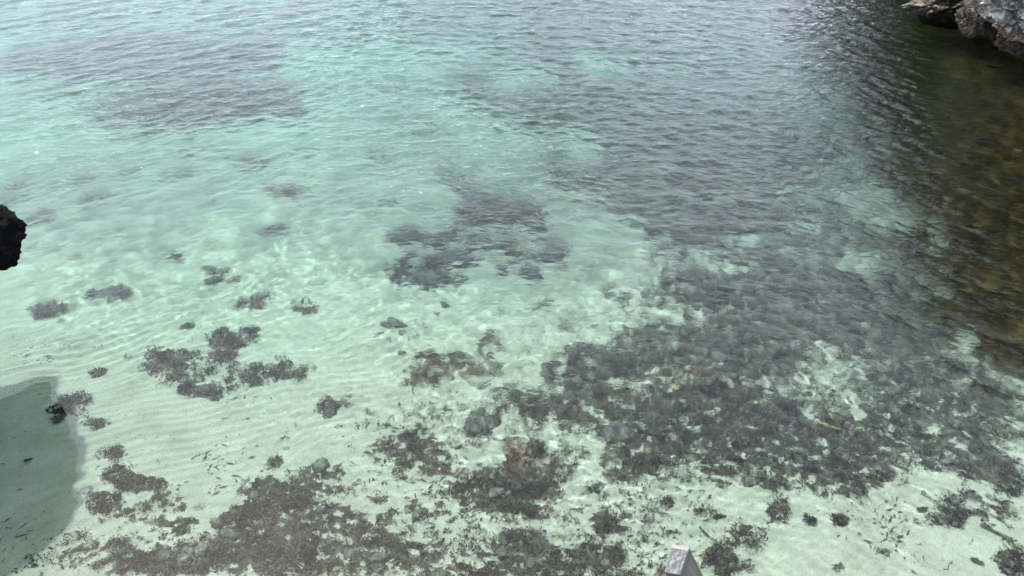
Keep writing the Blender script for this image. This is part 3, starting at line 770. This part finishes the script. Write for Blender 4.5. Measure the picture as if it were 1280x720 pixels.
# ------------------------------------------------------------------ stones under water
P0, F0, T0 = sphere_grid(7, 3)
NS = 1300
sx_ = rs.rand(NS) * 1320 - 20; sy_ = 30 + rs.rand(NS) * 690
x, y, z = pix_bed(sx_, sy_)
wv, rd, ol = growth(x, y, z)
mk = (wv + 0.4 * fbm(x * 1.3, y * 1.3, 22.0, 3) - 2.0 * ol > 0.55 + 0.25 * rs.rand(NS))
x, y = x[mk], y[mk]; z = bed_z(x, y)
Vs, Qs, Ts = [], [], []
nv = len(P0)
K = len(x)
sc = (0.015 + 0.045 * rs.rand(K) ** 3)
st = np.stack([1 + 0.5 * rs.rand(K), 0.7 + 0.4 * rs.rand(K), 0.45 + 0.3 * rs.rand(K)], 1) * sc[:, None]
ang = rs.rand(K) * 6.283
Vv = P0[None] * st[:, None, :] * (0.65 + 0.7 * rs.rand(K, nv, 1))
ca, sa = np.cos(ang)[:, None], np.sin(ang)[:, None]
Vv = np.stack([Vv[..., 0] * ca - Vv[..., 1] * sa + x[:, None], Vv[..., 0] * sa + Vv[..., 1] * ca + y[:, None], Vv[..., 2] + z[:, None] + 0.05 * sc[:, None]], -1)
off = (np.arange(K) * nv)[:, None, None]
quads = (F0[None] + off).reshape(-1, 4); tris = (T0[None] + off).reshape(-1, 3)
tri_all = np.concatenate([quads[:, [0, 1, 2]], quads[:, [0, 2, 3]], tris])
o = mesh_obj('rubble', Vv.reshape(-1, 3), tri_all, M_RUBBLE, None, True)
tag(o, 'pale and dark rubble stones strewn between the weed on the bottom', 'stones', kind='stuff')

STONES = [
 (492, 407, 14, 8, 'single grey brown stone lying on open sand below the middle weed bed'),
 (474, 418, 5, 3, 'small dark stone touching the lower left of the single grey stone'),
 (262, 245, 7, 4, 'small round stone on turquoise sand left of the rust tuft'),
 (505, 292, 18, 10, 'dark domed stone at the left rim of the middle weed bed'),
 (690, 318, 24, 10, 'rounded ringed stone at the lower right rim of the middle weed bed'),
 (665, 342, 16, 9, 'dark rough stone below the ringed stone of the middle weed bed'),
 (628, 338, 9, 5, 'small dark stone left of the rough one below the middle weed bed'),
 (530, 352, 22, 9, 'black stone at the lowest tip of the middle weed bed'),
 (570, 322, 22, 7, 'flat dark stone inside the lower half of the middle weed bed'),
 (555, 381, 6, 3, 'small dark pebble on open sand below the middle weed bed'),
 (546, 394, 7, 4, 'dark oval pebble right of the single grey stone'),
 (768, 541, 16, 8, 'rounded grey stone ringed by dark weed right of the red tuft'),
 (108, 614, 7, 4, 'white rounded stone beside the dark reflection'),
 (231, 700, 13, 7, 'pale angular stone in the brown weed at the bottom left'),
 (600, 527, 20, 8, 'dark flat weedy stone on sand left of the broad weed bed'),
]
for k, (px, py, rx, ry, lab) in enumerate(STONES):
    x0, y0, _ = pix_bed(px, py)
    d = math.sqrt(x0 * x0 + y0 * y0 + (CAM_H + 1) ** 2)
    sx0 = rx * d / FPX; sz0 = sx0 * 0.34
    z0 = float(bed_z(np.array([x0]), np.array([y0]))[0])
    white = k == 12
    o = rock('stone', (x0, y0, z0 + sz0 * 0.35), (sx0, sx0 * 0.8, sz0), M_RUBBLE if not white else M_PALE, 40 + k, (0, 0, R(20 * k)), (44, 22), 0.45, 1.5, 0.4, 0.14, 4)
    if not white and k not in (0, 2, 13): o.data.materials[0] = M_SUB
    tag(o, lab, 'stone', 'stones on the sandy bottom')

# ------------------------------------------------------------------ leaves and sticks
def leaf(px, py, l_px, turn, mat, lab):
    x0, y0, _ = pix_bed(px, py)
    z0 = float(bed_z(np.array([x0]), np.array([y0]))[0])
    d = math.sqrt(x0 * x0 + y0 * y0 + 25)
    l = l_px * d / FPX / 2
    n = 9
    t = np.linspace(-1, 1, n)
    wd = 0.42 * np.sqrt(np.clip(1 - t * t, 0, 1)) * (1 - 0.25 * t)
    up = np.stack([t * l, wd * l, 0.15 * l * t * t + 0.02 * l], 1); mid = np.stack([t * l, 0 * t, 0.15 * l * t * t - 0.04 * l], 1); dn = np.stack([t * l, -wd * l, 0.15 * l * t * t + 0.02 * l], 1)
    V = np.concatenate([up, mid, dn]); F = []
    for i in range(n - 1):
        F += [[i, i + 1, n + i + 1, n + i], [n + i, n + i + 1, 2 * n + i + 1, 2 * n + i]]
    o = mesh_obj('dead_leaf', V, np.array(F), mat)
    o.location = (x0, y0, z0 + 0.015); o.rotation_euler = (0, 0, R(turn))
    tag(o, lab, 'leaf', 'dead leaves on the bottom')
M_YEL, t_, N_ = new_mat('yellow_leaf')
_, rr_ = noise_ramp(t_, N_, None, 30, 3, [(0.3, (0.22, 0.16, 0.05)), (0.7, (0.38, 0.30, 0.12))])
d_ = N_('BsdfDiffuse'); t_.links.new(rr_.outputs[0], d_.inputs['Color']); o_ = N_('OutputMaterial'); t_.links.new(d_.outputs[0], o_.inputs['Surface'])
leaf(1153, 637, 13, 12, M_LITTER, 'dark oval dead leaf lying on white sand near the lower right weed')
leaf(1221, 703, 13, -28, M_LITTER, 'dark pointed dead leaf on white sand close to the bottom right corner')
leaf(845, 487, 10, -10, M_YEL, 'yellow leaf caught on the broad dark weed bed')
leaf(36, 576, 9, 20, M_LITTER, 'short black leaf scrap on the rippled sand inside the dark reflection')

def stick(name, pts_px, r, mat, lab, lift=0.02):
    P = []
    for (u, v) in pts_px:
        x0, y0, _ = pix_bed(u, v); P.append((x0, y0, float(bed_z(np.array([x0]), np.array([y0]))[0]) + lift))
    P = np.array(P); n = len(P); k = 6
    T = np.gradient(P, axis=0); T /= np.linalg.norm(T, axis=1)[:, None]
    S = np.cross(T, [0, 0, 1.0]); S /= np.linalg.norm(S, axis=1)[:, None]; U = np.cross(S, T)
    rad = r * np.linspace(1, 0.5, n)
    a = np.arange(k) * 2 * math.pi / k
    V = (P[:, None] + rad[:, None, None] * (np.cos(a)[None, :, None] * S[:, None] + np.sin(a)[None, :, None] * U[:, None])).reshape(-1, 3)
    i = np.arange(n * k).reshape(n, k)
    F = np.stack([i[:-1], np.roll(i[:-1], -1, 1), np.roll(i[1:], -1, 1), i[1:]], -1).reshape(-1, 4)
    o = mesh_obj(name, V - P[0], F, mat); o.location = P[0]
    tag(o, lab, 'stick')
stick('twig', [(874, 661), (884, 670), (896, 678), (908, 686)], 0.008, M_LITTER, 'thin dark curved twig lying across sand beside the post', 0.03)
stick('stick', [(1224, 657), (1236, 664), (1250, 670), (1264, 677)], 0.012, M_RUBBLE, 'pale grey straight stick on the sand at lower right edge', 0.03)
stick('stick', [(1022, 534), (1034, 537), (1048, 542)], 0.012, M_YEL, 'straw coloured stick lying on the broad dark weed bed', 0.06)
stick('twig', [(1228, 655), (1246, 668), (1262, 680)], 0.006, M_LITTER, 'thin dark twig beside the pale stick at lower right edge', 0.02)

# ------------------------------------------------------------------ wooden post below the camera
def post():
    # top face corners in photo order A B C D on a tilted plane, then the shaft runs down and away
    dist = 1.5
    def pt(u, v, d):
        q = np.array(ray(u, v)); return q / np.linalg.norm(q) * d + np.array([0, 0, CAM_H])
    A, B, Cc, D = pt(840, 680, 1.545), pt(862, 684, 1.54), pt(850, 718.5, 1.50), pt(830, 715, 1.505)
    tgt = pt(884, 728, 1.60)
    ax = (tgt - B); ax /= np.linalg.norm(ax)
    Ls = 1.3
    root = bpy.data.objects.new('post', None); COL.objects.link(root)
    cen = (A + B + Cc + D) / 4 + ax * Ls
    root.location = cen
    m, t, N = new_mat('weathered_wood')
    tcn = N('TexCoord'); mpn = N('Mapping')
    t.links.new(tcn.outputs['UV'], mpn.inputs['Vector']); mpn.inputs['Scale'].default_value = (90, 3.0, 1)
    _, r = noise_ramp(t, N, mpn.outputs[0], 1.0, 6, [(0.3, (0.025, 0.023, 0.018)), (0.55, (0.085, 0.079, 0.064)), (0.75, (0.20, 0.185, 0.155))], 0.65)
    b = N('BsdfPrincipled', Roughness=0.75); t.links.new(r.outputs[0], b.inputs['Base Color'])
    bp = N('Bump', Strength=0.4, Distance=0.004); t.links.new(r.outputs[0], bp.inputs['Height']); t.links.new(bp.outputs[0], b.inputs['Normal'])
    o = N('OutputMaterial'); t.links.new(b.outputs[0], o.inputs['Surface'])
    m2, t, N = new_mat('worn_cap')
    tcn = N('TexCoord')
    _, r = noise_ramp(t, N, tcn.outputs['UV'], 5.0, 7, [(0.35, (0.025, 0.026, 0.027)), (0.5, (0.055, 0.057, 0.058)), (0.66, (0.14, 0.145, 0.145))], 0.6, 0.6)
    b = N('BsdfPrincipled', Roughness=0.7); t.links.new(r.outputs[0], b.inputs['Base Color'])
    o = N('OutputMaterial'); t.links.new(b.outputs[0], o.inputs['Surface'])
    m3, t, N = new_mat('white_edge')
    _, r = noise_ramp(t, N, None, 60.0, 4, [(0.35, (0.06, 0.06, 0.06)), (0.6, (0.19, 0.19, 0.18))])
    b = N('BsdfPrincipled', Roughness=0.5); t.links.new(r.outputs[0], b.inputs['Base Color'])
    o = N('OutputMaterial'); t.links.new(b.outputs[0], o.inputs['Surface'])
    top = np.array([A, B, Cc, D])
    up = -ax
    def prism(name, quad, ax, l0, l1, mat, bev=0.0):
        bm = bmesh.new()
        uvl = bm.loops.layers.uv.new('UVMap')
        vt = [bm.verts.new(q + ax * l0 - cen) for q in quad]; vb = [bm.verts.new(q + ax * l1 - cen) for q in quad]
        fs = [bm.faces.new(vt)]
        for k in range(4):
            fs.append(bm.faces.new([vt[k], vb[k], vb[(k + 1) % 4], vt[(k + 1) % 4]]))
        fs.append(bm.faces.new(vb[::-1]))
        bmesh.ops.recalc_face_normals(bm, faces=bm.faces)
        for f in fs:
            e = f.loops
            n0 = len(e)
            for q, uv in zip(e, ((0, 0), (0, l1 - l0), (0.05, l1 - l0), (0.05, 0))): q[uvl].uv = uv if f not in (fs[0], fs[-1]) else (uv[0] * 20, 0 if uv[1] == 0 else 1)
        if bev:
            bmesh.ops.bevel(bm, geom=list(bm.edges), offset=bev, segments=2, profile=0.6, affect='EDGES')
        me = bpy.data.meshes.new(name); bm.to_mesh(me); bm.free()
        me.materials.append(mat)
        ob = bpy.data.objects.new(name, me); COL.objects.link(ob); ob.parent = root
        return ob
    c0 = top.mean(0)
    prism('shaft', c0 + (top - c0) * 0.97, ax, 0.010, Ls, m, 0.0015)
    prism('cap', top, ax, 0.0, 0.012, m2, 0.002)
    # white worn strip along the far edge of the cap
    e = np.array([A, B, B + (Cc - B) * 0.14, A + (D - A) * 0.14])
    prism('worn_edge', e + up * 0.001, ax, 0.0, 0.006, m3, 0.001)
    tag(root, 'weathered grey wooden post end with pale worn top at the bottom edge', 'post')
post()

for o in bpy.data.objects:
    if o.type == 'MESH' and o is not water: o.cycles.is_caustics_receiver = True
